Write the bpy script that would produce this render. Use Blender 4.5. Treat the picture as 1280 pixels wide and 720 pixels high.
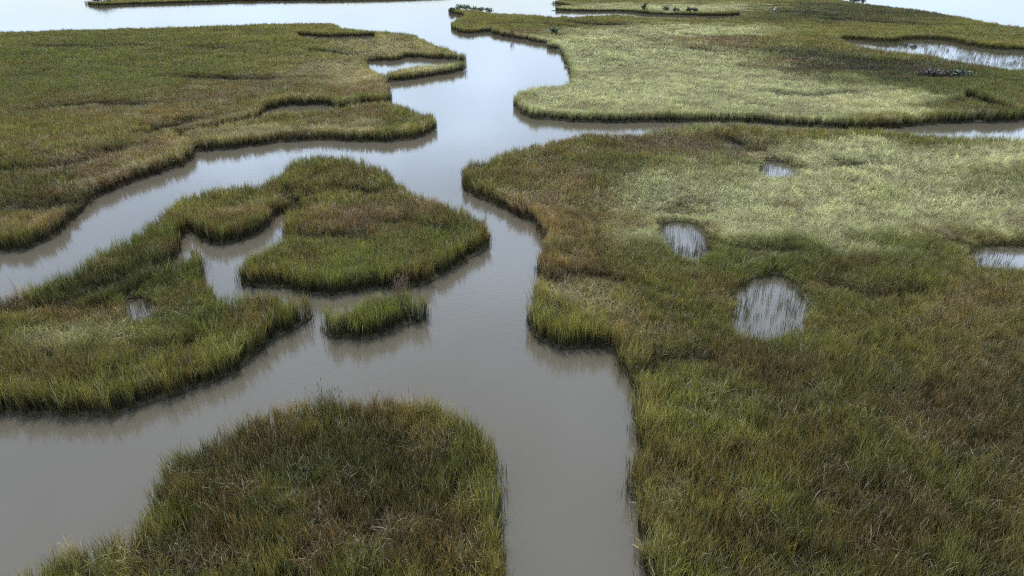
import bpy, bmesh, math, random
import numpy as np
from mathutils import Vector
from mathutils.geometry import delaunay_2d_cdt

for o in list(bpy.data.objects): bpy.data.objects.remove(o)
S = bpy.context.scene
C = S.collection
R = math.radians
rng = np.random.default_rng(11)
random.seed(5)

# ------------------------------------------------------------------ camera
CAM_H, PITCH, FPX = 15.0, R(25.2), 880.0
cd = bpy.data.cameras.new('camera'); cam = bpy.data.objects.new('camera', cd); C.objects.link(cam)
cam.location = (0, 0, CAM_H); cam.rotation_euler = (math.pi/2 - PITCH, 0, 0)
cd.sensor_width = 36; cd.lens = 36*FPX/1280; cd.clip_start = 0.5; cd.clip_end = 30000
S.camera = cam

# ------------------------------------------------------------------ sky, sun, exposure
SUN_EL, SUN_AZ = R(62), R(-18)          # azimuth measured from +Y (ahead), clockwise positive
w = bpy.data.worlds.new('World'); S.world = w; w.use_nodes = True
nt = w.node_tree; N = nt.nodes; L = nt.links; N.clear()
def nd(tree, t, **k):
    n = tree.nodes.new(t)
    for a, b in k.items(): setattr(n, a, b)
    return n
sky = nd(nt, 'ShaderNodeTexSky', sky_type='NISHITA', sun_disc=False, sun_elevation=SUN_EL, sun_rotation=SUN_AZ,
         air_density=1.0, dust_density=1.0, ozone_density=1.0, altitude=10)
tc = nd(nt, 'ShaderNodeTexCoord')
sep = nd(nt, 'ShaderNodeSeparateXYZ'); L.new(tc.outputs['Generated'], sep.inputs[0])
mx = nd(nt, 'ShaderNodeMath', operation='MAXIMUM'); L.new(sep.outputs['Z'], mx.inputs[0]); mx.inputs[1].default_value = 0.0
ad = nd(nt, 'ShaderNodeMath', operation='ADD'); L.new(mx.outputs[0], ad.inputs[0]); ad.inputs[1].default_value = 0.12
dx = nd(nt, 'ShaderNodeMath', operation='DIVIDE'); L.new(sep.outputs['X'], dx.inputs[0]); L.new(ad.outputs[0], dx.inputs[1])
dy = nd(nt, 'ShaderNodeMath', operation='DIVIDE'); L.new(sep.outputs['Y'], dy.inputs[0]); L.new(ad.outputs[0], dy.inputs[1])
cmb = nd(nt, 'ShaderNodeCombineXYZ'); L.new(dx.outputs[0], cmb.inputs[0]); L.new(dy.outputs[0], cmb.inputs[1]); cmb.inputs[2].default_value = 9.9
cn = nd(nt, 'ShaderNodeTexNoise'); L.new(cmb.outputs[0], cn.inputs['Vector'])
cn.inputs['Scale'].default_value = 0.75; cn.inputs['Detail'].default_value = 7; cn.inputs['Roughness'].default_value = 0.55
cr = nd(nt, 'ShaderNodeMapRange', interpolation_type='SMOOTHSTEP'); L.new(cn.outputs['Fac'], cr.inputs['Value'])
cr.inputs['From Min'].default_value = 0.34; cr.inputs['From Max'].default_value = 0.66
cr.inputs['To Min'].default_value = 0.36; cr.inputs['To Max'].default_value = 1.0
cmix = nd(nt, 'ShaderNodeMix', data_type='RGBA')
L.new(cr.outputs[0], cmix.inputs['Factor']); L.new(sky.outputs[0], cmix.inputs['A'])
el = nd(nt, 'ShaderNodeMapRange', interpolation_type='SMOOTHSTEP'); L.new(sep.outputs['Z'], el.inputs['Value'])   # distant cloud is hazier and dimmer than the cloud overhead
el.inputs['From Min'].default_value = 0.03; el.inputs['From Max'].default_value = 0.22; el.inputs['To Min'].default_value = 0.44; el.inputs['To Max'].default_value = 1.0
csc = nd(nt, 'ShaderNodeVectorMath', operation='SCALE'); csc.inputs[0].default_value = (13.9, 17.4, 22.6); L.new(el.outputs[0], csc.inputs['Scale'])
L.new(csc.outputs[0], cmix.inputs['B'])
bg = nd(nt, 'ShaderNodeBackground'); bg.inputs['Strength'].default_value = 0.13
L.new(cmix.outputs['Result'], bg.inputs['Color'])
wo = nd(nt, 'ShaderNodeOutputWorld'); L.new(bg.outputs[0], wo.inputs['Surface'])

sd = bpy.data.lights.new('sun', 'SUN'); sd.energy = 5.0; sd.angle = R(2); sd.color = (1.0, 0.955, 0.88)
sun = bpy.data.objects.new('sun', sd); C.objects.link(sun)
sdir = Vector((math.sin(SUN_AZ)*math.cos(SUN_EL), math.cos(SUN_AZ)*math.cos(SUN_EL), math.sin(SUN_EL)))
sun.rotation_euler = sdir.to_track_quat('Z', 'Y').to_euler(); sun.location = (0, 0, 60)

vs = S.view_settings
S.display_settings.display_device = 'sRGB'
vs.view_transform = 'Standard'; vs.look = 'None'; vs.gamma = 1; vs.use_curve_mapping = False; vs.exposure = 0.27
S.render.engine = 'CYCLES'
S.cycles.use_denoising = False
S.cycles.pixel_filter_type = 'BLACKMAN_HARRIS'; S.cycles.filter_width = 1.2
S.cycles.adaptive_threshold = 0.03
S.cycles.max_bounces = 3; S.cycles.diffuse_bounces = 1; S.cycles.glossy_bounces = 2; S.cycles.transmission_bounces = 2

# ------------------------------------------------------------------ helpers
def px(x, y, z=0.0):
    """A direction through a pixel of the photograph, met with the level plane at height z."""
    dxx = (x-640)/FPX; dyy = (y-360)/FPX
    cy, sy = math.cos(PITCH), math.sin(PITCH)
    d = Vector((dxx, cy - dyy*sy, -sy - dyy*cy))
    t = (CAM_H - z)/(-d.z)
    return Vector((d.x*t, d.y*t, z))

def lin(c):
    return tuple(((v/255)/12.92 if v <= 10 else (((v/255)+0.055)/1.055)**2.4) for v in c)

def tag(o, label=None, cat=None, group=None, kind=None):
    if label: o['label'] = label
    if cat: o['category'] = cat
    if group: o['group'] = group
    if kind: o['kind'] = kind
    return o

def mesh_obj(name, verts, faces, mat, parent=None, smooth=False):
    me = bpy.data.meshes.new(name); me.from_pydata([tuple(v) for v in verts], [], faces); me.update()
    if mat: me.materials.append(mat)
    if smooth: me.shade_smooth()
    o = bpy.data.objects.new(name, me); C.objects.link(o)
    if parent: o.parent = parent
    return o

def empty(name, loc, rz=0):
    o = bpy.data.objects.new(name, None); C.objects.link(o); o.location = loc; o.rotation_euler = (0, 0, rz)
    o.empty_display_size = 0.3
    return o

def new_mat(name):
    m = bpy.data.materials.new(name); m.use_nodes = True
    m.node_tree.nodes.clear()
    return m, m.node_tree

# value noise, used for uneven edges, heights and colours
_perm = rng.random((256, 256))
def vnoise(x, y, s=1.0, off=0.0):
    x = np.asarray(x)/s + off; y = np.asarray(y)/s + off*1.7
    xi = np.floor(x).astype(int); yi = np.floor(y).astype(int)
    fx = x-xi; fy = y-yi; fx = fx*fx*(3-2*fx); fy = fy*fy*(3-2*fy)
    g = lambda a, b: _perm[a % 256, b % 256]
    return (g(xi, yi)*(1-fx)+g(xi+1, yi)*fx)*(1-fy) + (g(xi, yi+1)*(1-fx)+g(xi+1, yi+1)*fx)*fy
def fbm(x, y, s=1.0, off=0.0):
    return (vnoise(x, y, s, off)*.5 + vnoise(x, y, s*.45, off+9.1)*.3 + vnoise(x, y, s*.2, off+21.3)*.2)

def smooth_loop(pts, n=5):
    out = []; k = len(pts)
    for i in range(k):
        p0, p1, p2, p3 = pts[i-1], pts[i], pts[(i+1) % k], pts[(i+2) % k]
        if (p2-p1).length > 60: out.append(p1.copy()); continue
        for j in range(n):
            t = j/n
            q = 0.5*((2*p1) + (p2-p0)*t + (2*p0-5*p1+4*p2-p3)*t*t + (3*p1-p0-3*p2+p3)*t**3)
            out.append(q)
    return out

def inside(P, X, Y):
    r = np.zeros(X.shape, bool); n = len(P)
    for i in range(n):
        x1, y1 = P[i]; x2, y2 = P[(i+1) % n]
        if y1 == y2: continue
        c = ((y1 > Y) != (y2 > Y)) & (X < (x2-x1)*(Y-y1)/(y2-y1)+x1)
        r ^= c
    return r

def edge_dist(P, X, Y):
    d = np.full(X.shape, 1e9)
    n = len(P)
    for i in range(n):
        ax, ay = P[i]; bx, by = P[(i+1) % n]
        vx, vy = bx-ax, by-ay; l2 = vx*vx+vy*vy+1e-9
        t = np.clip(((X-ax)*vx+(Y-ay)*vy)/l2, 0, 1)
        np.minimum(d, (X-ax-t*vx)**2+(Y-ay-t*vy)**2, out=d)
    return np.sqrt(d)

# ------------------------------------------------------------------ materials
def water_mat():
    m, t = new_mat('murky_creek_water')
    g = nd(t, 'ShaderNodeNewGeometry')
    p = nd(t, 'ShaderNodeBsdfPrincipled')
    n1 = nd(t, 'ShaderNodeTexNoise'); n1.inputs['Scale'].default_value = 0.06; n1.inputs['Detail'].default_value = 3
    t.links.new(g.outputs['Position'], n1.inputs['Vector'])
    rp = nd(t, 'ShaderNodeMix', data_type='RGBA')
    rp.inputs['A'].default_value = (0.050, 0.043, 0.031, 1); rp.inputs['B'].default_value = (0.061, 0.053, 0.038, 1)
    t.links.new(n1.outputs['Fac'], rp.inputs['Factor']); t.links.new(rp.outputs['Result'], p.inputs['Base Color'])
    p.inputs['Roughness'].default_value = 0.04; p.inputs['IOR'].default_value = 1.333
    mp = nd(t, 'ShaderNodeMapping'); mp.inputs['Scale'].default_value = (0.7, 1.5, 1)
    t.links.new(g.outputs['Position'], mp.inputs['Vector'])
    n2 = nd(t, 'ShaderNodeTexNoise'); n2.inputs['Scale'].default_value = 2.6; n2.inputs['Detail'].default_value = 4; n2.inputs['Roughness'].default_value = 0.6
    t.links.new(mp.outputs[0], n2.inputs['Vector'])
    n3 = nd(t, 'ShaderNodeTexNoise'); n3.inputs['Scale'].default_value = 0.12; n3.inputs['Detail'].default_value = 2
    t.links.new(g.outputs['Position'], n3.inputs['Vector'])
    mr = nd(t, 'ShaderNodeMapRange'); mr.inputs['From Min'].default_value = 0.35; mr.inputs['From Max'].default_value = 0.7
    mr.inputs['To Min'].default_value = 0.03; mr.inputs['To Max'].default_value = 0.10
    t.links.new(n3.outputs['Fac'], mr.inputs['Value'])
    b = nd(t, 'ShaderNodeBump'); b.inputs['Distance'].default_value = 0.08
    t.links.new(mr.outputs[0], b.inputs['Strength']); t.links.new(n2.outputs['Fac'], b.inputs['Height'])
    t.links.new(b.outputs[0], p.inputs['Normal'])
    o = nd(t, 'ShaderNodeOutputMaterial'); t.links.new(p.outputs[0], o.inputs[0])
    return m

def mud_mat():
    m, t = new_mat('dark_marsh_mud')
    g = nd(t, 'ShaderNodeNewGeometry'); p = nd(t, 'ShaderNodeBsdfPrincipled')
    n1 = nd(t, 'ShaderNodeTexNoise'); n1.inputs['Scale'].default_value = 1.3; n1.inputs['Detail'].default_value = 6
    t.links.new(g.outputs['Position'], n1.inputs['Vector'])
    rp = nd(t, 'ShaderNodeMix', data_type='RGBA')
    rp.inputs['A'].default_value = (0.028, 0.024, 0.015, 1); rp.inputs['B'].default_value = (0.075, 0.065, 0.040, 1)
    t.links.new(n1.outputs['Fac'], rp.inputs['Factor']); t.links.new(rp.outputs['Result'], p.inputs['Base Color'])
    p.inputs['Roughness'].default_value = 0.7; p.inputs['Specular IOR Level'].default_value = 0.12
    b = nd(t, 'ShaderNodeBump'); b.inputs['Strength'].default_value = 0.6; b.inputs['Distance'].default_value = 0.1
    n2 = nd(t, 'ShaderNodeTexNoise'); n2.inputs['Scale'].default_value = 9; n2.inputs['Detail'].default_value = 5
    t.links.new(g.outputs['Position'], n2.inputs['Vector'])
    t.links.new(n2.outputs['Fac'], b.inputs['Height']); t.links.new(b.outputs[0], p.inputs['Normal'])
    o = nd(t, 'ShaderNodeOutputMaterial'); t.links.new(p.outputs[0], o.inputs[0])
    return m

def grass_mat():
    m, t = new_mat('marsh_grass_blades')
    ai = nd(t, 'ShaderNodeAttribute', attribute_type='INSTANCER', attribute_name='col')
    ab = nd(t, 'ShaderNodeAttribute', attribute_type='GEOMETRY', attribute_name='blade')
    sp = nd(t, 'ShaderNodeSeparateColor'); t.links.new(ab.outputs['Color'], sp.inputs[0])
    # blade-to-blade value change
    mr = nd(t, 'ShaderNodeMapRange'); mr.inputs['To Min'].default_value = 0.40; mr.inputs['To Max'].default_value = 1.6
    t.links.new(sp.outputs[0], mr.inputs['Value'])
    gq = nd(t, 'ShaderNodeNewGeometry')
    nf = nd(t, 'ShaderNodeTexNoise'); nf.inputs['Scale'].default_value = 1.7; nf.inputs['Detail'].default_value = 3; t.links.new(gq.outputs['Position'], nf.inputs['Vector'])
    nr_ = nd(t, 'ShaderNodeMapRange'); nr_.inputs['From Min'].default_value = 0.3; nr_.inputs['From Max'].default_value = 0.7; nr_.inputs['To Min'].default_value = .62; nr_.inputs['To Max'].default_value = 1.35
    t.links.new(nf.outputs['Fac'], nr_.inputs['Value'])
    pat = nd(t, 'ShaderNodeVectorMath', operation='SCALE'); t.links.new(ai.outputs['Color'], pat.inputs[0]); t.links.new(nr_.outputs[0], pat.inputs['Scale'])
    mul = nd(t, 'ShaderNodeVectorMath', operation='SCALE'); t.links.new(pat.outputs[0], mul.inputs[0]); t.links.new(mr.outputs[0], mul.inputs['Scale'])
    # some blades are dead straw, some fresh green
    st = nd(t, 'ShaderNodeMix', data_type='RGBA'); t.links.new(mul.outputs[0], st.inputs['A']); st.inputs['B'].default_value = (0.46, 0.41, 0.28, 1)
    t.links.new(sp.outputs[1], st.inputs['Factor'])
    gr = nd(t, 'ShaderNodeMix', data_type='RGBA'); t.links.new(st.outputs['Result'], gr.inputs['A']); gr.inputs['B'].default_value = (0.088, 0.108, 0.034, 1)
    t.links.new(sp.outputs[2], gr.inputs['Factor'])
    # brown lower stems, plus bank-wall shade put into the blade colour
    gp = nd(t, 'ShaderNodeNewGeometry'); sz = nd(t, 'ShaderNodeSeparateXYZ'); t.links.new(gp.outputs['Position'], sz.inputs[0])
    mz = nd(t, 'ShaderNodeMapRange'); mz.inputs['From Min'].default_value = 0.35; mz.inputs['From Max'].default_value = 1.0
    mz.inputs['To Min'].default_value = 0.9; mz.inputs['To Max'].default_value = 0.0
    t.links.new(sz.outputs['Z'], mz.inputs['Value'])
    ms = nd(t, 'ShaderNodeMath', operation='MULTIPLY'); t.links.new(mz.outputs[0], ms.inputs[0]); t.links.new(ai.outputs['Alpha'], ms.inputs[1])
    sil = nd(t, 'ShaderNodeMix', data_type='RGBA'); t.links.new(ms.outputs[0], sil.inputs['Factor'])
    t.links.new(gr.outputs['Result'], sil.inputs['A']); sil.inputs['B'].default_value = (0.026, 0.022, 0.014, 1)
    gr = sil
    d = nd(t, 'ShaderNodeBsdfPrincipled'); d.inputs['Roughness'].default_value = 0.55; d.inputs['Specular IOR Level'].default_value = 0.15
    t.links.new(gr.outputs['Result'], d.inputs['Base Color'])
    tr = nd(t, 'ShaderNodeBsdfTranslucent'); t.links.new(gr.outputs['Result'], tr.inputs['Color'])
    mxs = nd(t, 'ShaderNodeMixShader'); mxs.inputs[0].default_value = 0.2
    t.links.new(d.outputs[0], mxs.inputs[1]); t.links.new(tr.outputs[0], mxs.inputs[2])
    o = nd(t, 'ShaderNodeOutputMaterial'); t.links.new(mxs.outputs[0], o.inputs[0])
    return m

def plain_mat(name, a, b, scale=6.0, rough=0.8, transl=0.0):
    m, t = new_mat(name)
    tcn = nd(t, 'ShaderNodeNewGeometry'); n1 = nd(t, 'ShaderNodeTexNoise'); n1.inputs['Scale'].default_value = scale; n1.inputs['Detail'].default_value = 4
    t.links.new(tcn.outputs['Position'], n1.inputs['Vector'])
    mr = nd(t, 'ShaderNodeMapRange'); mr.inputs['From Min'].default_value = 0.3; mr.inputs['From Max'].default_value = 0.7; t.links.new(n1.outputs['Fac'], mr.inputs['Value'])
    rp = nd(t, 'ShaderNodeMix', data_type='RGBA'); rp.inputs['A'].default_value = (*a, 1); rp.inputs['B'].default_value = (*b, 1)
    t.links.new(mr.outputs[0], rp.inputs['Factor'])
    p = nd(t, 'ShaderNodeBsdfPrincipled'); p.inputs['Roughness'].default_value = rough
    t.links.new(rp.outputs['Result'], p.inputs['Base Color'])
    o = nd(t, 'ShaderNodeOutputMaterial')
    t.links.new(p.outputs[0], o.inputs[0])
    return m

M_WATER, M_MUD, M_GRASS = water_mat(), mud_mat(), grass_mat()

# ------------------------------------------------------------------ water
W = 9000.0
tag(mesh_obj('water', [(-W, -300, 0), (W, -300, 0), (W, 2*W, 0), (-W, 2*W, 0)], [(0, 1, 2, 3)], M_WATER),
    'calm murky tidal water winding between the marsh banks', None, kind='structure')

# ------------------------------------------------------------------ shore lines
# (x, y) = waterline pixel; (x, y, z) = where only the grass tops show, z the height of those tops
T = 0.85
A_ = [(-260,345),(-120,330),(0,315),(33,311),(60,301),(78,289),(90,275),(110,254),(140,237),(173,226),(207,214),(234,203),
      (237,193),(228,184,.4),(215,170,.5),(200,163,.7),(215,158,.8),(240,154,.8),(285,146,.8),(318,138,.8),(333,131,.5),(365,129,.2),(414,129,.2),
      (425,125,.8),(455,119,.8),(482,118,.8),(481,110),(473,104),(500,101),(530,97),(560,92),(577,88),(580,81,.5),(575,77.5,T),(560,78,T),
      (530,80,T),(510,83,T),(495,87,T),(478,91,T),(459,89,.3),(457,80),(470,77),(495,76),(500,74),(510,72),(530,73),(555,74.5),(574,75),(581,72,.3),(579,68,T),(560,61,T),(540,54,T),(523,46,T),(512,41.5,T),(470,38,T),(440,35.5,T),(424,33,T),(420,31,T),(400,28,T),(300,30,T),(200,33.5,T),(100,36,T),(0,39,T),(-150,44,T),(-330,50,T)]
B_ = [(238,190),(267,188),(300,184.5),(335,180),(370,176.5),(400,175),(440,176),(480,177),(505,176),(525,171),(539,163),(543,155),
      (541,148,.5),(530,142,T),(512,135,T),(490,128,T),(470,127,T),(440,131,T),(412,135,T),(380,138,T),(340,139,T),(322,145,T),(285,153,T),(240,161,T),(226,168,T),(224,176,.5),(229,186,.3)]
C_ = [(-260,440),(-120,415),(0,420),(37,412),(85,400),(150,377),(185,362),(208,345),(213,327),(222,314),(222,306),(228,295),(241,290),(250,295),(259,303),(277,305.5),(304,299.5),(326,290),(338,278),(345,268),(352,266),(366,268),
      (362,282),(359,296,.3),(356,303,.6),(337,309,.8),(319,317,.8),(306,329,.6),(302,343,.2),(302,356),(322,358),(349,359),(382,368),(405,369.5),(442,366),(480,362),(520,358),(547,347),(577,331),(598,319),(607,303),
      (608,289,.4),(592,271,.8),(566,258,.8),(536,245,.8),(506,234,.8),(495,221,.8),(472,206,.8),(442,198,.8),(405,194,.8),(375,196,.8),(356,208,.8),(341,221,.8),(322,230,.8),(292,232,.8),
      (255,238,.8),(225,249,.8),(202,268,.8),(180,284,.8),(150,302,.8),(110,325,.8),(80,339,.8),(37,355,.8),(0,364,.8),(-120,390,.8),(-260,420,.8)]
D_ = [(-200,520),(-80,515),(0,515),(27,517.5),(67,521),(117,520.5),(160,513),(207,500),(247,484),(283,470),(310,454),(333,433),(363,414),(387,401),(392,394),
      (390,384,.3),(378,376,.8),(360,367,.9),(335,362,.9),(312,364,.9),(301,371,.7),(294,379,.6),(283,384,.5),(279,387,.5),(274,379,.5),(266,369,.6),(254,358,.2),(250,352),(251,333),(246,322,.4),(232,319,.9),(215,322,.9),(190,332,.9),(150,349,.9),
      (100,369,.9),(50,383,.9),(0,391,.9),(-80,410,.9),(-200,430,.9)]
E_ = [(409,411),(412,422),(432,424.5),(459,425.5),(477,419.5),(496,414),(511,409),(528,403),(535,394),(533,382,.4),(522,374,.8),(505,369,.8),(488,368.5,.8),(468,373,.8),(442,381,.8),(420,390,.8),(409,401,.4)]
F_ = [(-160,900),(-100,800,.6),(-20,738,.8),(22,716,.9),(47,699,.9),(79,678,.9),(130,660,.9),(170,652,.9),(195,644,.7),(200,630,.1),(208,602,.3),(217,580,.6),(231,563,.9),(260,543,.9),(285,528,.9),(314,514,.9),(343,507,.9),(375,500,.9),
      (410,494,.9),(450,497,.9),(486,495,.9),(533,494,.9),(562,506,.9),(590,524,.9),(606,548,.6),(619,580,.3),(628,615,.1),(631,645),(629,680),(634,712),(640,760),(655,900)]
G_ = [(585,218),(585,235),(596,247),(625,258),(650,269),(668,280),(681,296),(686,307),(682,318),(680,342),(684,358),(676,371),(668,389),(665,405),(667,420),(677,428),(695,434.5),(725,435.5),(745,436.5),(760,442),(772,457),(785,470),(797,478),
      (797,490),(794,515),(795,562),(792,605),(799,635),(807,670),(811,690),(817,720),(835,780),(870,900),(1650,900),(1900,700),(1700,400),(1550,182,T),(1400,176,T),(1280,172,T),(1230,170,T),(1170,168,T),(1100,162,T),(1040,160,T),(1000,159,T),(950,155,T),(900,154,T),(850,157,T),(815,162,T),(790,165,T),(772,166,T),(740,165,T),
      (697,173,T),(657,182,T),(618,194,T),(596,203,.7),(587,210,.4)]
H_ = [(647,137),(656,144),(675,148.5),(703,151),(750,153),(812,152.5),(880,152),(942,153),(1005,158),(1067,161),(1105,161),(1146,156),(1208,153.5),(1262,152.5),(1275,148),
      (1272,140,.5),(1262,137,.7),(1235,130,.8),(1200,119,.8),(1205,117,.3),(1235,124,.4),(1280,137,.7),(1330,146),(1400,148),(1700,160),
      (1700,62,T),(1500,48,T),(1340,37,T),(1280,33,T),(1240,28,T),(1200,20.5,T),(1160,13.5,T),(1120,8.5,T),(1085,5,T),(1050,0,T),(1010,-7,T),(960,-13,T),(860,-14,T),(760,-10,T),(705,-1,T),(690,3,.4),(694,5),(710,5,.5),(718,4.2,.8),(706,7,.8),(694,10,.6),
      (691,13.5),(734,14.5),(781,14.8),(812,18),(860,19.5),(900,20.3),(924,19.7),(924,20.8,.6),(900,22.3,.9),(860,22,.9),(812,21,.9),(781,18,.9),(740,18.5,.9),(718,20,.9),(703,21.5,.5),(697,21,.8),(656,17.5,.9),(616,15.5,.9),(590,12,.9),(570,10.5,.9),(561,13,.4),(565,16.5),(575,18.5),(582,22.5),(577,28),
      (565,34),(573,40),(587,42.5),(603,40.5),(615,40),(619,43),(644,48),(670,53),(687,56),(686,60.5),(697,62.5),(703,67),(708,77),(714,86),(716,96,.3),(713,103,.7),(690,106,.8),(672,107,.8),(655,113,.7),(647,122,.3)]
K_ = [(107,5),(125,7.2),(175,5.6),(250,3.4),(320,1.7),(470,0.2),(560,-4),(540,-8),(420,-8),(300,-6),(180,-3,.8),(125,1.5,.8),(112,3,.5)]
HOLES = {
 'G': [[(950,210,.3),(957,217,.45),(975,219.5,.5),(993,219,.5),(1000,211,.3),(995,206),(975,203),(956,203)],
       [(822,290,.2),(829,304,.4),(843,314,.45),(862,320,.45),(882,316,.45),(891,303,.3),(886,290),(868,280),(846,276),(828,280)],
       [(910,386,.2),(915,403,.4),(932,417,.45),(957,423,.45),(981,417,.45),(1001,400,.4),(1012,376,.1),(1001,355),(977,344),(950,342.5),(930,351),(915,368)],
       [(1211,317,.3),(1224,326,.5),(1260,330,.5),(1330,332,.5),(1335,316),(1280,308),(1240,308),(1217,311)]],
 'H': [[(1047,50.5),(1062,57,.5),(1090,61.5,.6),(1120,64,.8),(1160,67,.9),(1190,72.5,.9),(1220,78,.9),(1260,84,.9),(1300,87,.9),(1400,92,.9),(1400,70),(1320,66),(1280,64),(1240,61),(1210,57),(1190,52),(1160,49.5),(1130,50),(1112,53),(1095,52),(1070,50)]],
 'A': [[(371,44.5),(400,46.5),(440,46.5),(468,45.5),(470,46.5,.85),(440,47.2,.95),(400,47.2,.95),(375,46,.7)]], 'B': [], 'C': [],
 'D': [[(154,384,.1),(162,392,.4),(176,396,.45),(189,392,.4),(196,384,.3),(189,376),(172,373.5),(159,376)]],
}

def loop_world(raw, n=5, rough=1.0):
    pts = [px(p[0], p[1], p[2]*1.28 if len(p) > 2 else 0.0) for p in raw]
    pts = [Vector((p.x, p.y, 0)) for p in pts]
    out = smooth_loop(pts, n)
    res = []
    for p in out:
        a = 0.10 + 0.0016*p.length
        b = rough*min(.30, 9/max(p.length, 1))
        res.append((p.x + (float(vnoise(p.x, p.y, .7, 3))-.5)*2*a + (float(vnoise(p.x, p.y, 2.1, 13))-.5)*2*b,
                    p.y + (float(vnoise(p.x, p.y, .7, 40))-.5)*2*a + (float(vnoise(p.x, p.y, 2.1, 50))-.5)*2*b))
    return res

def platform(name, outer, holes, label, lift=0.0):
    """Mud platform of one marsh: top with holes for its pools and sloping banks."""
    loops = [outer]+holes
    # top: constrained triangulation of the shore and pool outlines, kept where it is land
    p2, ed, q = [], [], 0
    for l in loops:
        p2 += [Vector(v) for v in l]; ed += [(q+i, q+(i+1) % len(l)) for i in range(len(l))]; q += len(l)
    cv, _, cf, *_ = delaunay_2d_cdt(p2, ed, [], 0, 1e-5)
    cx = np.array([sum(cv[i].x for i in f)/3 for f in cf]); cy = np.array([sum(cv[i].y for i in f)/3 for f in cf])
    keep = inside(outer, cx, cy)
    for h in holes: keep &= ~inside(h, cx, cy)
    top = lambda x, y: 0.05+lift+0.05*float(vnoise(x, y, 1.5, 5))
    verts = [(v.x, v.y, top(v.x, v.y)) for v in cv]; faces = []
    for f, k in zip(cf, keep):
        if k:
            a, b, c = f; n = (cv[b]-cv[a]).cross(cv[c]-cv[a]); faces.append((a, b, c) if n > 0 else (a, c, b))
    base = 0
    for li, l in enumerate(loops):
        n = len(l)
        area = sum(l[i][0]*l[(i+1) % n][1]-l[(i+1) % n][0]*l[i][1] for i in range(n))
        s = 1 if (area > 0) == (li == 0) else -1
        base = len(verts); verts += [(x, y, top(x, y)) for x, y in l]
        k0 = len(verts)
        for i in range(n):
            a, b = l[i-1], l[(i+1) % n]
            tx, ty = b[0]-a[0], b[1]-a[1]; q = math.hypot(tx, ty)+1e-6
            verts.append((l[i][0]+s*ty/q*0.08, l[i][1]-s*tx/q*0.08, -0.35))
        for i in range(n):
            j = (i+1) % n
            faces.append((base+i, base+j, k0+j, k0+i)[::-1])
    o = mesh_obj(name, verts, faces, M_MUD)
    return tag(o, label, kind='structure')

# ------------------------------------------------------------------ grass clumps
def make_clump(name, n, rad, hgt, wid, lean, curve, straw, green, seed, flop=0.0):
    r = np.random.default_rng(seed)
    V, F, Cc = [], [], []
    tufts = []
    for i in range(max(3, n//9)):
        rr = rad*math.sqrt(r.random()); a = r.random()*2*math.pi
        tufts.append((rr*math.cos(a), rr*math.sin(a), .78+.28*r.random(), r.random()))
    spread = .035+.05*rad
    for i in range(n):
        tf = tufts[r.integers(len(tufts))]
        bx, by = tf[0]+r.normal(0, spread), tf[1]+r.normal(0, spread)
        h = hgt*tf[2]*(0.62+0.42*r.random()); wd = wid*(0.6+0.8*r.random())
        la = r.random()*2*math.pi
        ln = lean*r.random(); cv = curve*(0.3+r.random())
        if r.random() < flop: cv *= 2.2
        ux, uy = math.cos(la), math.sin(la)
        fa = r.random()*math.pi; sx, sy = math.cos(fa), math.sin(fa)
        k = len(V); lv = (0, .5, .8, 1.0); ws = (0.8, 1.0, .7, 0)
        for t, q in zip(lv, ws):
            off = h*(ln*t*t*.8 + cv*t**4*.7)
            z = h*(t - 0.30*min(cv, 1.6)*t**4 - .12*ln*t*t)
            X, Y = bx+ux*off, by+uy*off
            if q: V += [(X-sx*wd*q/2, Y-sy*wd*q/2, z), (X+sx*wd*q/2, Y+sy*wd*q/2, z)]
            else: V.append((X, Y, z))
        F += [(k, k+1, k+3, k+2), (k+2, k+3, k+5, k+4), (k+4, k+5, k+6)]
        val = .55*tf[3]+.45*r.random(); sv = (0.35+0.5*r.random()) if r.random() < straw else 0.0
        gv = (0.3+0.5*r.random()) if r.random() < green else 0.0
        for t in (0, 0, .4, .4, .8, .8, 1): Cc += [val, min(1, sv*(0.6+0.4*t)), gv, 1]
    me = bpy.data.meshes.new(name); me.from_pydata(V, [], F); me.update()
    at = me.attributes.new('blade', 'FLOAT_COLOR', 'POINT'); at.data.foreach_set('color', np.array(Cc, np.float32))
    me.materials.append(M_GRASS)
    return bpy.data.objects.new(name, me)

CL = []
def add(*a, **k): CL.append(make_clump('clump', *a, seed=100+len(CL), **k)); return len(CL)-1
# n, rad, hgt, wid, lean, curve, straw, green
NEAR_UP = [add(38, .20, 1.0, .0115, .20, .24, .10, .30) for _ in range(4)]
NEAR_BENT = [add(40, .22, .97, .012, .28, .75, .34, .15, flop=.25) for _ in range(3)]
NEAR_DEAD = [add(36, .21, .95, .0115, .24, .45, .30, .08, flop=.12) for _ in range(3)]
NBIG_UP = [add(200, .46, 1.0, .0115, .20, .24, .10, .30) for _ in range(4)]
NBIG_BENT = [add(210, .46, .97, .012, .28, .75, .34, .15, flop=.25) for _ in range(4)]
NBIG_DEAD = [add(195, .46, .95, .0115, .24, .45, .30, .08, flop=.12) for _ in range(4)]
MID_UP = [add(74, .40, 1.0, .019, .20, .26, .10, .25) for _ in range(3)]
MID_BENT = [add(80, .42, .97, .021, .28, .75, .36, .12, flop=.25) for _ in range(3)]
MID_DEAD = [add(70, .42, .95, .019, .24, .48, .40, .06, flop=.2) for _ in range(2)]
MBIG_UP = [add(310, .85, 1.0, .019, .20, .26, .10, .25) for _ in range(4)]
MBIG_BENT = [add(330, .85, .97, .021, .28, .75, .36, .12, flop=.25) for _ in range(4)]
MBIG_DEAD = [add(300, .85, .95, .019, .24, .48, .40, .06, flop=.2) for _ in range(3)]
FAR_UP = [add(420, 1.9, 1.0, .045, .20, .28, .10, .2) for _ in range(4)]
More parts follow.
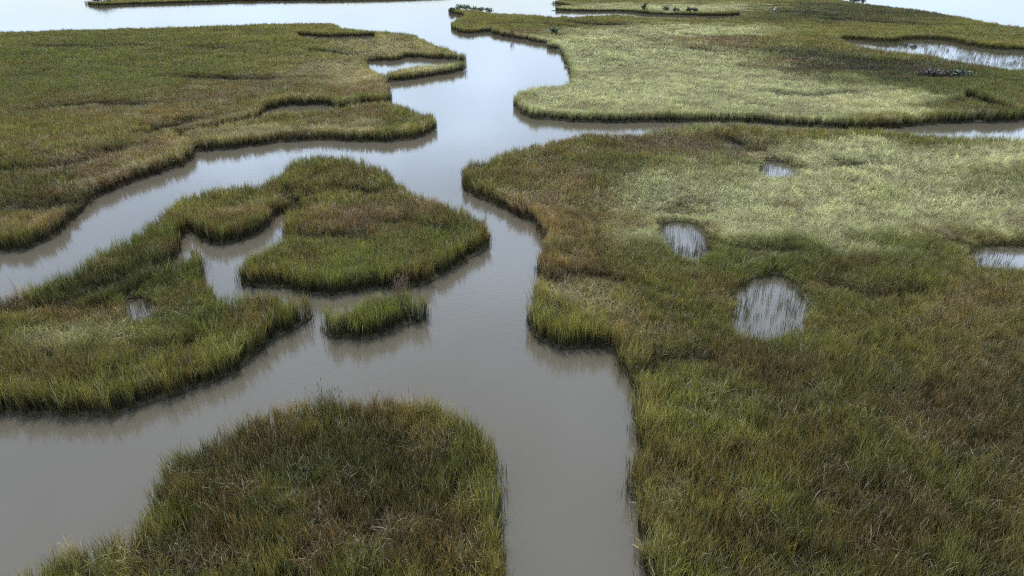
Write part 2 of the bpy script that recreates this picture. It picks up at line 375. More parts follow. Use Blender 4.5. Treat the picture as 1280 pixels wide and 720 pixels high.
FAR_BENT = [add(420, 1.9, .97, .050, .26, .70, .32, .1, flop=.3) for _ in range(4)]
FAR_DEAD = [add(400, 1.9, .95, .045, .24, .45, .38, .06, flop=.2) for _ in range(3)]
SPIKE = [add(3, .16, 1.0, .016, .20, .16, .0, .35) for _ in range(4)]
SPARSE = [add(4, .16, .85, .012, .16, .12, .1, .1) for _ in range(3)]

def grass_nodes():
    g = bpy.data.node_groups.new('scatter_grass', 'GeometryNodeTree')
    g.interface.new_socket('Geometry', in_out='INPUT', socket_type='NodeSocketGeometry')
    g.interface.new_socket('Geometry', in_out='OUTPUT', socket_type='NodeSocketGeometry')
    gi = g.nodes.new('NodeGroupInput'); go = g.nodes.new('NodeGroupOutput')
    mp = g.nodes.new('GeometryNodeMeshToPoints'); g.links.new(gi.outputs[0], mp.inputs['Mesh'])
    jn = g.nodes.new('GeometryNodeJoinGeometry')
    def na(nm, ty):
        n = g.nodes.new('GeometryNodeInputNamedAttribute'); n.data_type = ty; n.inputs['Name'].default_value = nm; return n.outputs['Attribute']
    idx, rot, scl = na('idx', 'INT'), na('rot', 'FLOAT_VECTOR'), na('scl', 'FLOAT_VECTOR')
    for i, ob in enumerate(CL):
        oi = g.nodes.new('GeometryNodeObjectInfo'); oi.inputs['Object'].default_value = ob; oi.inputs['As Instance'].default_value = False
        cmp = g.nodes.new('FunctionNodeCompare'); cmp.data_type = 'INT'; cmp.operation = 'EQUAL'
        g.links.new(idx, cmp.inputs['A'] if False else [s for s in cmp.inputs if s.type == 'INT'][0]); [s for s in cmp.inputs if s.type == 'INT'][1].default_value = i
        ip = g.nodes.new('GeometryNodeInstanceOnPoints')
        g.links.new(mp.outputs[0], ip.inputs['Points']); g.links.new(cmp.outputs[0], ip.inputs['Selection'])
        g.links.new(oi.outputs['Geometry'], ip.inputs['Instance'])
        g.links.new(rot, ip.inputs['Rotation']); g.links.new(scl, ip.inputs['Scale'])
        g.links.new(ip.outputs[0], jn.inputs[0])
    g.links.new(jn.outputs[0], go.inputs[0])
    return g
GN = grass_nodes()

# colour zones of the vegetation, ellipses on the ground: centre pixel, half sizes in pixels, kind, weight
PAL = {k: np.array(lin(v))*np.array((1.22, 1.17, 1.04)) for k, v in dict(pale=(182,182,128), green=(90,93,36), brown=(128,102,54), olive=(112,106,46), rust=(106,74,46), dark=(50,50,28), straw=(158,142,88), umber=(84,68,40), lime=(126,124,58)).items()}
ZONES = [
 # left marsh
 (150,85,260,45,'green',1.1),(300,60,200,25,'olive',.8),(60,160,160,40,'olive',1),(160,200,120,35,'brown',1.6),(60,240,90,30,'umber',1.2),(140,140,160,25,'brown',.9),(200,180,50,18,'straw',.6),(100,215,130,25,'umber',1.1),(30,290,60,22,'brown',.9),
 (440,90,110,18,'straw',1.2),(470,60,90,14,'straw',1.0),(540,85,40,9,'pale',.9),(440,112,45,12,'rust',1.1),(300,110,120,18,'brown',.9),(420,148,60,10,'rust',.9),(400,165,150,9,'straw',1.2),(510,150,35,14,'olive',1),(250,130,70,14,'brown',.7),(220,178,25,10,'straw',1),
 # middle island
 (410,225,80,25,'olive',1),(470,275,120,30,'rust',.55),(440,320,120,25,'green',1),(560,290,45,30,'green',.9),(290,275,40,14,'brown',.7),(280,295,50,12,'green',1.1),(180,305,70,25,'green',1.1),(80,345,80,15,'green',1),(340,240,40,12,'green',.8),(400,265,60,14,'brown',.7),(360,335,50,18,'olive',.9),
 # lower left marsh
 (60,390,80,18,'brown',.9),(200,345,45,14,'green',1.1),(210,325,35,7,'rust',.8),(230,410,90,22,'green',1.2),(150,450,130,25,'lime',1.3),(90,440,70,16,'pale',.9),(440,318,80,14,'lime',.9),(320,370,50,9,'rust',.8),(330,400,50,20,'green',1),(60,490,110,22,'olive',1),(200,470,90,20,'olive',.8),
 (470,400,60,20,'green',1),(500,365,12,8,'rust',1.2),
 # near island
 (420,525,150,26,'brown',.8),(420,570,160,50,'umber',1.2),(480,680,120,50,'umber',1.0),(260,690,100,40,'umber',.7),(260,580,50,40,'green',.9),(430,610,140,50,'dark',.7),(350,640,120,60,'green',.4),(100,700,160,30,'straw',.6),(480,690,140,40,'brown',.8),(590,580,30,60,'green',.7),(300,690,90,30,'rust',.4),
 # right marsh
 (640,215,55,25,'olive',1.1),(690,240,70,45,'brown',1.2),(720,310,80,50,'brown',1.3),(760,215,55,16,'green',1.5),(850,178,120,14,'rust',.9),(960,260,170,40,'pale',1.5),(1120,200,200,26,'pale',1.3),(1180,260,140,30,'pale',1.3),(1060,170,200,10,'olive',.8),
 (860,250,50,18,'green',.5),(740,385,70,26,'straw',1.0),(680,390,22,36,'green',.6),(850,360,70,40,'olive',1),(1000,325,150,26,'green',1.2),(1150,340,130,30,'olive',1.2),(1100,420,180,40,'olive',1.0),(1200,400,120,60,'brown',.8),(860,430,60,25,'brown',.8),
 (850,490,60,32,'lime',1.0),(880,660,60,30,'lime',.8),(640,200,40,12,'straw',.7),(900,540,100,40,'olive',.7),(880,620,80,60,'olive',1),(950,700,90,50,'green',.6),(1000,480,120,40,'umber',.7),(1150,600,170,110,'umber',1.6),(1230,690,120,70,'umber',1.2),(1150,480,120,40,'umber',.8),(1220,420,90,60,'umber',.8),(1080,520,90,30,'olive',.8),(820,650,30,80,'straw',.6),(1250,520,90,50,'dark',.6),  # near right umber: brown grass with cloud-shadow darkening put into its colour
 # far right marsh
 (800,110,210,32,'pale',1.8),(980,124,150,20,'pale',1.8),(1110,138,80,10,'pale',1.3),(760,60,110,22,'pale',1.4),(640,32,80,10,'olive',1),(650,42,50,6,'rust',.9),(900,70,110,20,'pale',1.0),(860,40,140,8,'pale',1.2),(850,10,160,5,'pale',1.0),(900,50,90,5,'rust',1.8),
 (920,55,60,6,'rust',2),(975,68,65,8,'dark',2.4),(1030,80,65,9,'dark',2.4),(1090,88,60,9,'dark',2.4),(1000,80,80,8,'rust',1.4),(1180,115,40,8,'dark',1.2),(1080,85,120,12,'dark',2.2),(1130,92,80,12,'dark',2.0),(1000,50,120,12,'olive',1.3),(1230,105,120,16,'green',1.6),(1160,38,170,10,'olive',1.2),(1100,22,120,8,'dark',2.0),(1040,12,100,7,'dark',2.0),(1240,42,70,7,'green',1.3),(1140,78,90,8,'green',.7),(1200,25,90,6,'olive',1.2),(1235,135,50,10,'dark',1.2),
 (300,2,250,6,'olive',1.2),
]
def zone_world():
    out = []
    for cx, cy, rx, ry, k, wt in ZONES:
        c = px(cx, cy, .6); e = px(cx+rx, cy, .6); u = px(cx, max(cy-ry, -30), .6); d = px(cx, cy+ry, .6)
        out.append((c.x, c.y, abs(e.x-c.x), u.y-c.y, c.y-d.y, (u.x-d.x)/(u.y-d.y), k, wt))
    return out
ZW = zone_world()
def zone_colour(X, Y):
    wx = (fbm(X, Y, 5.0, 1)-.5); wy = (fbm(X, Y, 5.0, 60)-.5)
    D = np.hypot(X, Y)
    sc = 1.5 + D*0.05
    X2 = X + wx*sc*2; Y2 = Y + wy*sc*3
    col = np.tile(PAL['olive']*0.10, (len(X), 1)); tot = np.full(len(X), .10); pale = np.zeros(len(X)); up = np.zeros(len(X))
    for cx, cy, rx, ru, rd, sl, k, wt in ZW:
        yy = Y2-cy; xx = (X2-cx-yy*sl)/rx
        yy = np.where(yy > 0, yy/ru, yy/rd)
        q = (wt*np.exp(-(xx*xx+yy*yy)*1.1))**2
        col += q[:, None]*PAL[k]; tot += q
        if k in ('pale', 'straw'): pale += q
        if k in ('brown', 'rust'): up += q
    col /= tot[:, None]
    return col, pale/tot, up/tot

LOW = [(100,255,90,10,.6),(40,262,60,8,.6),(300,100,80,3,.6),(225,158,25,6,.7),(850,195,30,8,.0),(900,185,60,6,.75),(1060,205,60,5,.7),(1000,345,60,8,.7),(1020,380,25,30,.55),(850,330,50,10,.7),(1120,80,70,4,.6),(1080,88,60,4,.6),(760,32,25,3,.6),(700,455,80,8,.8),(60,385,90,7,.5),(150,358,60,8,.5),(170,385,40,18,.6),(458,243,20,3,.35),(1180,97,14,3,.4),(205,160,14,4,.5)]
LW = []
for cx, cy, rx, ry, f in LOW:
    if f == 0: continue
    c = px(cx, cy, .5); e = px(cx+rx, cy, .5); u = px(cx, cy-ry, .5); LW.append((c.x, c.y, abs(e.x-c.x), u.y-c.y, f))

# narrow drainage runnels where the grass is short or missing: pixel points, half width in metres, remaining height
RUNNELS = [
 ([(10,216),(60,214),(95,208),(125,198),(150,188)], .7, .45), ([(186,170),(203,161),(222,157),(240,154)], .6, .25), ([(236,98),(275,99),(316,101)], 1.2, .4), ([(398,65),(430,69),(458,73)], 1.2, .25),
 ([(250,62),(262,61),(285,63)], 1.5, .5), ([(432,243),(455,244),(480,241)], .55, .15), ([(366,270),(372,258),(362,248)], .5, .2), ([(318,316),(360,303),(410,300),(450,303)], .45, .6),
 ([(688,356),(715,350),(745,350),(770,356)], .45, .55), ([(905,176),(932,189),(955,201)], .6, .3), ([(1000,211),(1030,213),(1062,208),(1090,207)], .6, .35), ([(1185,300),(1215,309),(1240,306)], .6, .4), ([(826,268),(845,262),(870,268)], .5, .45),
 ([(798,474),(830,458),(872,452)], .4, .6), ([(1058,77),(1085,79),(1112,80)], 1.0, .3), ([(718,29.5),(745,31.5),(768,31.5)], 2.2, .15), ([(600,32),(650,31.5),(700,33.5),(722,37)], 1.0, .45), ([(862,45),(885,48),(905,48)], 1.2, .4),
 ([(1160,99),(1180,97),(1200,93)], .9, .3), ([(960,118),(1010,122),(1060,119)], .8, .6), ([(860,62),(900,66),(930,66)], 1.0, .6), ([(1020,25),(1080,29),(1150,33),(1205,33)], 1.6, .45), ([(950,15),(1000,18),(1040,22)], 1.6, .4), ([(100,372),(150,352),(190,338),(214,326)], .45, .45), ([(0,398),(50,388),(100,372)], .45, .45),
 ([(150,430),(190,440),(240,436)], .4, .7), ([(40,140),(110,132),(180,134)], .9, .6), ([(60,60),(110,62),(170,60)], 1.4, .55), ([(880,300),(930,312),(990,318)], .5, .65), ([(1040,360),(1090,372),(1150,372)], .5, .65), ([(560,296),(520,286),(470,284)], .4, .7),
]
RW = [([px(a, b, .35) for a, b in pts], w_, f_) for pts, w_, f_ in RUNNELS]
def runnel_dist(pts, X, Y):
    d = np.full(X.shape, 1e9)
    for p, q in zip(pts[:-1], pts[1:]):
        vx, vy = q.x-p.x, q.y-p.y; t = np.clip(((X-p.x)*vx+(Y-p.y)*vy)/(vx*vx+vy*vy), 0, 1)
        np.minimum(d, np.hypot(X-p.x-t*vx, Y-p.y-t*vy), out=d)
    return d

def in_view(X, Y):
    dep = Y*math.cos(PITCH) + CAM_H*math.sin(PITCH)
    return (np.abs(X) < 0.80*dep + 3) & (Y > 9.5)

def scatter(name, outer, holes, label, hmul=1.0, pool_low=0.0, ragged=True):
    P = np.array(outer)
    x0, y0 = P.min(0); x1, y1 = P.max(0)
    y0 = max(y0, 9.5); y1 = min(y1, 520)
    acc = []
    # bands of distance: near clumps are small and dense, far ones wide
    # each band has its wide clumps inside and small ones along the edges: (from, to, per m2, class, least and most metres from the edge)
    for (da, db, dens, lod, dmin, dmax) in ((9.5, 42, 22, 0, .0, .55), (9.5, 42, 4.6, 1, .40, 1e9), (42, 105, 6.4, 2, .0, 1.0), (42, 105, 1.45, 3, .7, 1e9),
                                            (105, 520, 4.0, 2, .0, 1.9), (105, 520, 0.34, 4, 1.5, 1e9)):
        a, b = max(y0, da), min(y1, db)
        if a >= b: continue
        hw = 0.8*(b*math.cos(PITCH)+CAM_H*math.sin(PITCH))+3
        xa, xb = max(x0, -hw), min(x1, hw)
        if xa >= xb: continue
        st_ = 1/math.sqrt(dens)
        gx, gy = np.meshgrid(np.arange(xa, xb, st_), np.arange(a, b, st_)); gx[::2] += st_*.5
        X = (gx+st_*(rng.random(gx.shape)-.5)*1.1).ravel(); Y = (gy+st_*(rng.random(gy.shape)-.5)*1.1).ravel()
        k = in_view(X, Y); X, Y = X[k], Y[k]
        k = inside(outer, X, Y)
        X, Y = X[k], Y[k]
        for h in holes:
            k = ~inside(h, X, Y); X, Y = X[k], Y[k]
        if not len(X): continue
        d = edge_dist(outer, X, Y)
        dh = np.full(len(X), 1e9)
        for h in holes: dh = np.minimum(dh, edge_dist(h, X, Y))
        d = np.minimum(d, dh)
        k = (d > dmin) & (d < dmax)
        if ragged and lod in (0, 2): k &= ~((d < .22) & (fbm(X, Y, 1.1, 300) > .66))
        X, Y, d = X[k], Y[k], d[k]
        acc.append((X, Y, d, np.full(len(X), lod), dh[k]))
    X, Y, d, lod, dh = [np.concatenate([a[i] for a in acc]) for i in range(5)]
    n = len(X)
    col, pale, brown = zone_colour(X, Y)
    n1 = fbm(X, Y, 2.2, 7); n2 = fbm(X, Y, 9.0, 33); n3 = fbm(X, Y, 0.9, 77); n4 = fbm(X, Y, 1.6, 140)
    rnd = rng.random(n)
    # patches of fresher and deader growth
    fresh = np.clip((n1-.52)*3.2, 0, .55)[:, None]; dead = np.clip((n4-.54)*3.2, 0, .5)[:, None]
    col = col*(1-fresh)+PAL['green']*fresh
    col = col*(1-dead)+PAL['rust']*dead
    col *= (0.62+0.45*n2+0.35*n3+0.16*(rnd-.5))[:, None]
    hgt = (0.80+0.36*n1+0.28*n3+0.16*rnd+.30*(n2-.5))*hmul
    hgt += 0.36*np.exp(-d/0.7)                      # taller stems along the creek edge
    hgt *= np.where(pale > .5, .95, 1.0)
    hgt *= 1-pool_low*np.exp(-dh/1.5)                     # shorter round the pools
    for cx, cy, rx, ry, f in LW:
        q = np.exp(-(((X-cx)/rx)**2+((Y-cy)/ry)**2)); hgt *= 1-q*(1-f)
    wob = .6+.8*fbm(X, Y, 1.3, 200)
    for pts, w_, f_ in RW:
        rd = runnel_dist(pts, X, Y)/(w_*1.5*wob); hgt *= 1-(1-f_*.7)*np.exp(-rd*rd)
    shade_amt = np.where(dh < 4, .25+.75*np.clip(dh/4, 0, 1), 1.0) if pool_low else np.ones(n)  # painted shade on lower blades, weaker round the pools
    bent = (rng.random(n) < np.clip(pale*1.15, .04, .95)) & (d > .55)
    dead_ = (~bent) & (rng.random(n) < np.clip(brown*.8+.12, 0, .7))
    def pick(lst): return np.array(lst)[rng.integers(0, len(lst), n)]
    fam = [(NEAR_UP, NEAR_BENT, NEAR_DEAD), (NBIG_UP, NBIG_BENT, NBIG_DEAD), (MID_UP, MID_BENT, MID_DEAD), (MBIG_UP, MBIG_BENT, MBIG_DEAD), (FAR_UP, FAR_BENT, FAR_DEAD)]
    idx = np.zeros(n, int)
    for li_, (u_, b_, e_) in enumerate(fam):
        q = np.where(bent, pick(b_), np.where(dead_, pick(e_), pick(u_))); idx = np.where(lod == li_, q, idx)
    z = np.full(n, 0.03)
    # thin emergent stems standing in the pools
    sx, sy = [], []
    for h in holes:
        Hh = np.array(h); a0, b0 = Hh.min(0); a1, b1 = Hh.max(0)
        m = int((a1-a0)*(b1-b0)*(34 if b0 < 100 else 1.0))
        XX = a0+(a1-a0)*rng.random(m); YY = b0+(b1-b0)*rng.random(m)
        k = inside(h, XX, YY) & in_view(XX, YY); XX, YY = XX[k], YY[k]
        if len(XX):
            ed = edge_dist(h, XX, YY)
            k = rng.random(len(XX)) < np.exp(-ed*1.8)+np.clip((fbm(XX, YY, 1.6, 5)-.45)*2.2, .04, .8)*.42; XX, YY = XX[k], YY[k]
        sx.append(XX); sy.append(YY)
    # and a thin fringe that has waded into the water in front of the banks
    P2 = np.array(outer); seg = np.hypot(*(np.roll(P2, -1, 0)-P2).T); per = seg*(np.hypot(P2[:, 0], P2[:, 1]) < 135); per /= per.sum()+1e-9
    if per.sum() < .5: per = seg/seg.sum()
    vis = float((seg*(np.hypot(P2[:, 0], P2[:, 1]) < 135)).sum())
    off = rng.choice(len(outer), int(vis*9)+1, p=per/per.sum()); Q = P2[off]+(P2[(off+1) % len(outer)]-P2[off])*rng.random((len(off), 1))
    Q = Q+rng.normal(0, .16, Q.shape); Q = Q[(np.hypot(Q[:, 0], Q[:, 1]) < 90) & in_view(Q[:, 0], Q[:, 1])]
    sx.append(Q[:, 0]); sy.append(Q[:, 1])
    sx, sy = np.concatenate(sx), np.concatenate(sy); m = len(sx)
    if m:
        c2, _, _ = zone_colour(sx, sy)
        X = np.concatenate([X, sx]); Y = np.concatenate([Y, sy]); z = np.concatenate([z, np.full(m, -.05)])
        col = np.concatenate([col, c2*.75]); hgt = np.concatenate([hgt, .6+.6*rng.random(m)])
        idx = np.concatenate([idx, np.array(SPARSE)[rng.integers(0, len(SPARSE), m)]])
    # tall single stems standing above the rest along the creek edge
    off = rng.choice(len(outer), int(vis*12)+1, p=per/per.sum())
    Q = P2[off]+(P2[(off+1) % len(outer)]-P2[off])*rng.random((len(off), 1))+rng.normal(0, .30, (len(off), 2))
    Q = Q[(np.hypot(Q[:, 0], Q[:, 1]) < 130) & in_view(Q[:, 0], Q[:, 1])]; Q = Q[inside(outer, Q[:, 0], Q[:, 1])]
    m = len(Q)
    if m:
        c2, _, _ = zone_colour(Q[:, 0], Q[:, 1])
        X = np.concatenate([X, Q[:, 0]]); Y = np.concatenate([Y, Q[:, 1]]); z = np.concatenate([z, np.full(m, .02)])
        col = np.concatenate([col, c2*.45]); hgt = np.concatenate([hgt, 1.25+.6*rng.random(m)**1.3])
        idx = np.concatenate([idx, np.array(SPIKE)[rng.integers(0, len(SPIKE), m)]])
    n = len(X)
    me = bpy.data.meshes.new(name); me.vertices.add(n)
    me.vertices.foreach_set('co', np.stack([X, Y, z], 1).astype(np.float32).ravel())
    tilt = np.full(n, .06); tilt[:len(d)] = np.where(d < .5, .09, .05)
    rot = np.stack([rng.normal(0, 1, n)*tilt, rng.normal(0, 1, n)*tilt, rng.random(n)*6.283], 1)
    wsc = .85+.35*rng.random(n)
    scl = np.stack([wsc, wsc, hgt], 1)
    a = me.attributes.new('idx', 'INT', 'POINT'); a.data.foreach_set('value', idx.astype(np.int32))
    a = me.attributes.new('rot', 'FLOAT_VECTOR', 'POINT'); a.data.foreach_set('vector', rot.astype(np.float32).ravel())
    a = me.attributes.new('scl', 'FLOAT_VECTOR', 'POINT'); a.data.foreach_set('vector', scl.astype(np.float32).ravel())
    a = me.attributes.new('col', 'FLOAT_COLOR', 'POINT'); a.data.foreach_set('color', np.concatenate([np.clip(col, .004, 1), np.concatenate([shade_amt, np.full(n-len(shade_amt), .8)])[:, None]], 1).astype(np.float32).ravel())
    me.materials.append(M_GRASS)
    o = bpy.data.objects.new(name, me); C.objects.link(o)
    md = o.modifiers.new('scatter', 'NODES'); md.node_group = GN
    tag(o, label, 'grass', kind='stuff')
    print('grass', label, n)
    return o

LAND = [
 ('A', A_, 'mud platform of the wide marsh meadow beside the open bay', 'olive and brown marsh grass of the wide meadow beside the open bay'),
 ('B', B_, 'mud platform of the blunt peninsula beside the wide meadow', 'straw edged marsh grass on the blunt peninsula between side creek and pool'),
 ('C', C_, 'mud platform of the hooked island between the creek arms', 'green and reddish marsh grass on the hooked island around a forked inlet'),
 ('D', D_, 'mud platform of the bright green marsh below the forked inlet', 'bright green marsh grass with dark bank below the forked inlet'),
 ('E', E_, 'mud platform of the smallest islet in the creek', 'dark green tuft of marsh grass covering the smallest islet in the creek'),
 ('F', F_, 'mud platform of the square ended island in the creek', 'brown and green tall marsh grass on the square ended island in the creek'),
 ('G', G_, 'mud platform of the broad marsh holding four reedy pools', 'brown and pale green marsh grass of the broad marsh with four reedy pools'),
 ('H', H_, 'mud platform of the pale far marsh with a long pool', 'pale silvery marsh grass of the far marsh with a long shallow pool'),
 ('K', K_, 'mud platform of the thin distant island across the bay', 'dark olive grass on the thin distant island across the bay'),
]
for li, (key, raw, lab1, lab2) in enumerate(LAND):
    outer = loop_world(raw, 7, .3 if key == 'E' else .8)
    holes = [loop_world(h, 7, 1.1) for h in HOLES.get(key, [])]
    platform('marsh_platform', outer, holes, lab1, li*0.006)
    scatter('marsh_grass', outer, holes, lab2, pool_low=.58 if key in 'GD' else 0, ragged=key != 'E')

# ------------------------------------------------------------------ shrubs
M_BARK = plain_mat('grey_brown_bark', (.05,.04,.03), (.11,.09,.07), 8, .9)
M_LEAF = plain_mat('dark_shrub_leaves', (.030,.040,.020), (.070,.085,.040), 3, .7)
M_LEAF_BROWN = plain_mat('brown_purple_shrub_twigs', (.035,.026,.022), (.080,.062,.048), 3, .8)
M_RUST = plain_mat('rusty_dead_twigs', (.10,.035,.022), (.17,.075,.045), 4, .8)
M_STALK = plain_mat('dry_reed_straw', (.26,.22,.14), (.38,.33,.22), 5, .7)
M_DEADREED = plain_mat('dead_red_brown_reed', (.12,.070,.040), (.20,.125,.075), 4, .8)
M_TALLREED = plain_mat('tall_green_reed', (.050,.075,.022), (.110,.135,.050), 4, .6)
M_FEATHER = plain_mat('white_feathers', (.74,.74,.72), (.84,.84,.82), 9, .8)
M_LEG = plain_mat('dark_bird_leg', (.02,.02,.02), (.05,.045,.03), 9, .6)
M_BILL = plain_mat('yellow_bill', (.55,.36,.05), (.62,.42,.08), 9, .5)
M_HUMMOCK = plain_mat('wet_peat', (.020,.016,.012), (.055,.045,.035), 4, .5)

def tube(V, F, pts, rads, sides=6):
    k0 = len(V)
    for i, p in enumerate(pts):
        d = (pts[min(i+1, len(pts)-1)]-pts[max(i-1, 0)]).normalized()
        a = d.cross(Vector((.3, .1, 1)) if abs(d.z) < .9 else Vector((1, 0, 0))).normalized(); b = d.cross(a)
        for j in range(sides):
            t = 2*math.pi*j/sides; V.append(p+(a*math.cos(t)+b*math.sin(t))*rads[i])
    for i in range(len(pts)-1):
        for j in range(sides):
            q = (j+1) % sides; F.append((k0+i*sides+j, k0+i*sides+q, k0+(i+1)*sides+q, k0+(i+1)*sides+j))
    F.append(tuple(k0+(len(pts)-1)*sides+j for j in range(sides))); F.append(tuple(k0+j for j in reversed(range(sides))))

def shrub(name, loc, wid, hgt, leafmat, label, cat, group=None, leaves=420, bare=False):
    root = empty(name, loc, random.random()*6.28); tag(root, label, cat, group)
    V, F, tips = [], [], []
    for i in range(7):
        a = i*0.9+random.random(); r = wid*.5*random.uniform(.35, .8); h = hgt*random.uniform(.6, .92)
        b = Vector((math.cos(a)*.06, math.sin(a)*.06, -.1)); e = Vector((math.cos(a)*r, math.sin(a)*r, h))
        m = b.lerp(e, .5)+Vector((random.uniform(-.1, .1), random.uniform(-.1, .1), .12*hgt))
        tube(V, F, [b, m, e], [.035, .024, .01], 5); tips += [m.lerp(e, .3), m.lerp(e, .7), e]
        for q in range(2):
            s0 = b.lerp(m, random.uniform(.6, 1)); e2 = e+Vector((random.uniform(-.3, .3)*wid, random.uniform(-.3, .3)*wid, random.uniform(-.25, .08)*hgt))
            tube(V, F, [s0, s0.lerp(e2, .6)+Vector((0, 0, .05)), e2], [.018, .012, .006], 4); tips.append(e2)
    mesh_obj('trunk', V, F, M_RUST if bare else M_BARK, root)
    V, F = [], []
    for i in range(leaves):
        t = random.choice(tips)
        c = t+Vector((random.gauss(0, .11*wid), random.gauss(0, .11*wid), random.gauss(0, .09*hgt)))
        if c.z < .1: c.z = .1+random.random()*.2
        n = Vector((random.gauss(0, 1), random.gauss(0, 1), random.gauss(.5, 1))).normalized()
        a = n.orthogonal().normalized(); b = n.cross(a); s_ = random.uniform(.09, .22)*(.4 if bare else 1)
        k = len(V); V += [c-a*s_, c+b*s_*.6, c+a*s_, c-b*s_*.6]; F.append((k, k+1, k+2, k+3))
    mesh_obj('crown', V, F, leafmat, root)
    return root

ORD = ('first', 'second', 'third', 'fourth', 'fifth', 'sixth')
def row(spots, text, group):
    for k, (x, y, wd, h) in enumerate(spots):
        shrub('shrub', px(x, y), wd, h, M_LEAF, text.format(ORD[k]), 'shrub', group)
row(((566,16.5,2.0,1.6),(573.5,15.9,2.3,2.2),(583,15.4,2.9,2.4),(592,16.6,2.3,1.9),(601,17.4,1.9,1.7),(611,18,2.3,1.7)),
    'dark bushy shrub, {} from the tip of the far spit', 'shrubs on the far spit')
row(((832,17.2,1.9,2.3),(844,18,1.6,1.9),(861,18.2,1.9,2.0),(869,18.6,1.3,1.8)),
    'small rounded dark shrub, {} after the pointed shrub along the narrow far channel', 'shrubs along the far channel')
shrub('shrub', px(805, 17), 1.3, 3.0, M_LEAF, 'upright pointed dark shrub beside the narrow far channel', 'shrub')
for (x, y, wd, h), t_ in zip(((1065,5.6,2.2,2.0),(1071,5.8,2.6,2.6),(1078,6.4,1.8,2.0)), ('wide low dark shrub beside the tallest one', 'tallest dark shrub of three', 'narrowest dark shrub of three')):
    shrub('shrub', px(x, y), wd, h, M_LEAF, t_+' on the outer shore of the far marsh', 'shrub', 'shrubs on the outer shore')
row(((122,5.4,2.6,2.2),(129,5.2,3.0,2.8),(137,4.6,2.6,2.2)), 'dark shrub, {} from the pointed end of the thin distant island', 'shrubs on the distant island')
shrub('shrub', px(693, 48), 1.9, 2.0, M_LEAF, 'dark green bush on the inner bank of the pale far marsh', 'shrub')
shrub('shrub', px(1161, 99), 2.3, 1.35, M_LEAF_BROWN, 'low brown purple shrub in dark grass below the long pool', 'shrub', leaves=600)
shrub('shrub', px(1196, 99), 2.0, 1.25, M_LEAF, 'low dark green shrub in grass between long pool and creek corner', 'shrub', leaves=600)
shrub('dead_shrub', px(640.5, 47.5), 1.0, 2.2, M_RUST, 'rusty red dead shrub standing at the far water edge', 'shrub', leaves=260, bare=True)

# ------------------------------------------------------------------ reeds
def reeds(name, loc, n, rad, hgt, wid, mat, label, cat, head=None, curve=.25):
    root = empty(name, loc); tag(root, label, cat)
    V, F, HV, HF = [], [], [], []
    for i in range(n):
        a = random.random()*6.28; r = rad*math.sqrt(random.random()); b = Vector((r*math.cos(a)*1.3, r*math.sin(a), -.05))
        h = hgt*random.uniform(.6, 1.05); l = random.random()*6.28; ln = random.uniform(0, .2)*h; cv = random.uniform(0, curve)*h
        u = Vector((math.cos(l), math.sin(l), 0)); fa = random.random()*3.14; sd_ = Vector((math.cos(fa), math.sin(fa), 0))*wid*random.uniform(.6, 1.3)
        k = len(V)
        for t, q in ((0, .8), (.4, 1), (.75, .7)):
            c = b+u*(ln*t+cv*t**3)+Vector((0, 0, h*t)); V += [c-sd_*q/2, c+sd_*q/2]
        tip = b+u*(ln+cv)+Vector((0, 0, h*.98)); V.append(tip)
        F += [(k, k+1, k+3, k+2), (k+2, k+3, k+5, k+4), (k+4, k+5, k+6)]
        if head and random.random() < .3:
            tube(HV, HF, [tip-Vector((0, 0, .14)), tip-Vector((0, 0, .06)), tip+Vector((0, 0, .02))], [.006, .016, .004], 4)
    mesh_obj('blades', V, F, mat, root)
    if HV: mesh_obj('seed_heads', HV, HF, head, root)['kind'] = 'stuff'
    return root
reeds('reed_tussock', Vector((px(408, 500, 1.15).x, px(408, 500, 1.15).y, .05)), 150, .34, 1.7, .016, M_TALLREED, 'tallest green reed tuft on the edge of the square ended island', 'reeds', M_DEADREED)
reeds('dead_reeds', px(502, 371, 0), 90, .30, 1.25, .018, M_DEADREED, 'red brown dead reeds in water between smallest islet and hooked island', 'reeds', M_DEADREED)

def stalk(p, q, h, label):
    root = empty('fallen_reed', p); tag(root, label, 'reed stalk')
    V, F = [], []; e = q-p
    tube(V, F, [Vector((0, 0, .02)), e*.35+Vector((0, 0, h)), e*.75+Vector((0, 0, h*.9)), e+Vector((0, 0, .02))], [.008, .008, .006, .003], 5)
    mesh_obj('stem', V, F, M_STALK, root)
    V, F = [], []; c = e*.5+Vector((0, 0, h*.95)); d_ = e.normalized(); n_ = Vector((-d_.y, d_.x, .2))
    V += [c, c+d_*.10+n_*.015, c+d_*.24+n_*.06, c+d_*.10+n_*.025]; F.append((0, 1, 2, 3))
    mesh_obj('leaf', V, F, M_STALK, root)
stalk(px(810, 699), px(789, 681), .12, 'broken pale reed stalk hanging over water beside the broad marsh')
stalk(px(808, 640), px(786, 629), .15, 'bent straw stalk sticking out from the long straight bank of the broad marsh')

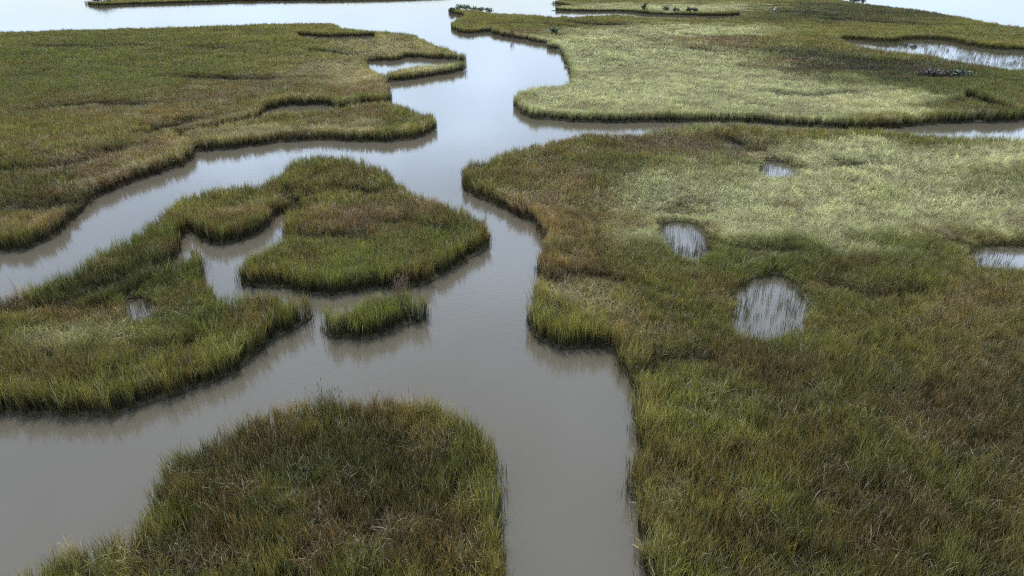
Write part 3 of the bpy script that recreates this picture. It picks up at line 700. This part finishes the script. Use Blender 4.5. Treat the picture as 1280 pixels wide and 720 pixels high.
# ------------------------------------------------------------------ peat hummock in the long pool
def hummock(loc, wd, hg, label):
    root = empty('mud_hummock', loc); tag(root, label, 'mud hummock')
    V, F = [], []; nr, ns = 7, 18
    for i in range(nr+1):
        t = i/nr; z = hg*(1-t**2.2)-.1*(t > .99); r = wd*.5*math.sin(t*math.pi/2)**.8
        for j in range(ns):
            a = 2*math.pi*j/ns; q = 1+.35*(float(vnoise(math.cos(a)*2+5, math.sin(a)*2+t*3, .8, 4))-.5)
            V.append(Vector((r*q*math.cos(a)*1.4, r*q*math.sin(a), z*(.8+.4*float(vnoise(math.cos(a)*r*3, math.sin(a)*r*3, .5, 8))))))
    for i in range(nr):
        for j in range(ns):
            k = (j+1) % ns; F.append((i*ns+j, (i+1)*ns+j, (i+1)*ns+k, i*ns+k))
    mesh_obj('peat_mound', V, F, M_HUMMOCK, root)
    V, F = [], []
    for i in range(60):
        a = random.random()*6.28; r = wd*.4*random.random(); b = Vector((r*math.cos(a)*1.3, r*math.sin(a), hg*.5)); l = Vector((random.gauss(0, .15), random.gauss(0, .15), random.uniform(.3, .7)))
        k = len(V); V += [b-Vector((.015, 0, 0)), b+Vector((.015, 0, 0)), b+l]; F.append((k, k+1, k+2))
    mesh_obj('dead_stems', V, F, M_LEAF_BROWN, root)
hummock(px(1142, 58.5), .9, .45, 'larger dark peat hummock standing in the long shallow pool')
hummock(px(1132, 56), .6, .4, 'smaller dark peat hummock standing in the long shallow pool')

# ------------------------------------------------------------------ white wading bird
def bird(loc, label):
    root = empty('white_bird', loc, .5); tag(root, label, 'bird')
    V, F = [], []
    path = [(-.36,0,.62),(-.28,0,.66),(-.12,0,.72),(.06,0,.78),(.18,0,.84),(.25,0,.93),(.22,0,1.04),(.17,0,1.14),(.19,0,1.24),(.26,0,1.28),(.33,0,1.27)]
    tube(V, F, [Vector(p) for p in path], [.015,.06,.12,.125,.085,.045,.032,.028,.030,.038,.018], 10)
    mesh_obj('body', V, F, M_FEATHER, root, True)
    V, F = [], []; tube(V, F, [Vector((.32,0,1.27)), Vector((.39,0,1.255)), Vector((.47,0,1.24))], [.016,.010,.002], 6); mesh_obj('bill', V, F, M_BILL, root)
    for sy in (-.045, .045):
        V, F = [], []; tube(V, F, [Vector((-.02,sy,.66)), Vector((-.05,sy,.34)), Vector((0,sy,0)), Vector((.09,sy,.0))], [.014,.011,.010,.006], 6); mesh_obj('leg', V, F, M_LEG, root)
b_ = px(968, 12, 1.25)
bird(Vector((b_.x, b_.y, .55)), 'white long necked bird standing in dark grass beyond the narrow far channel')
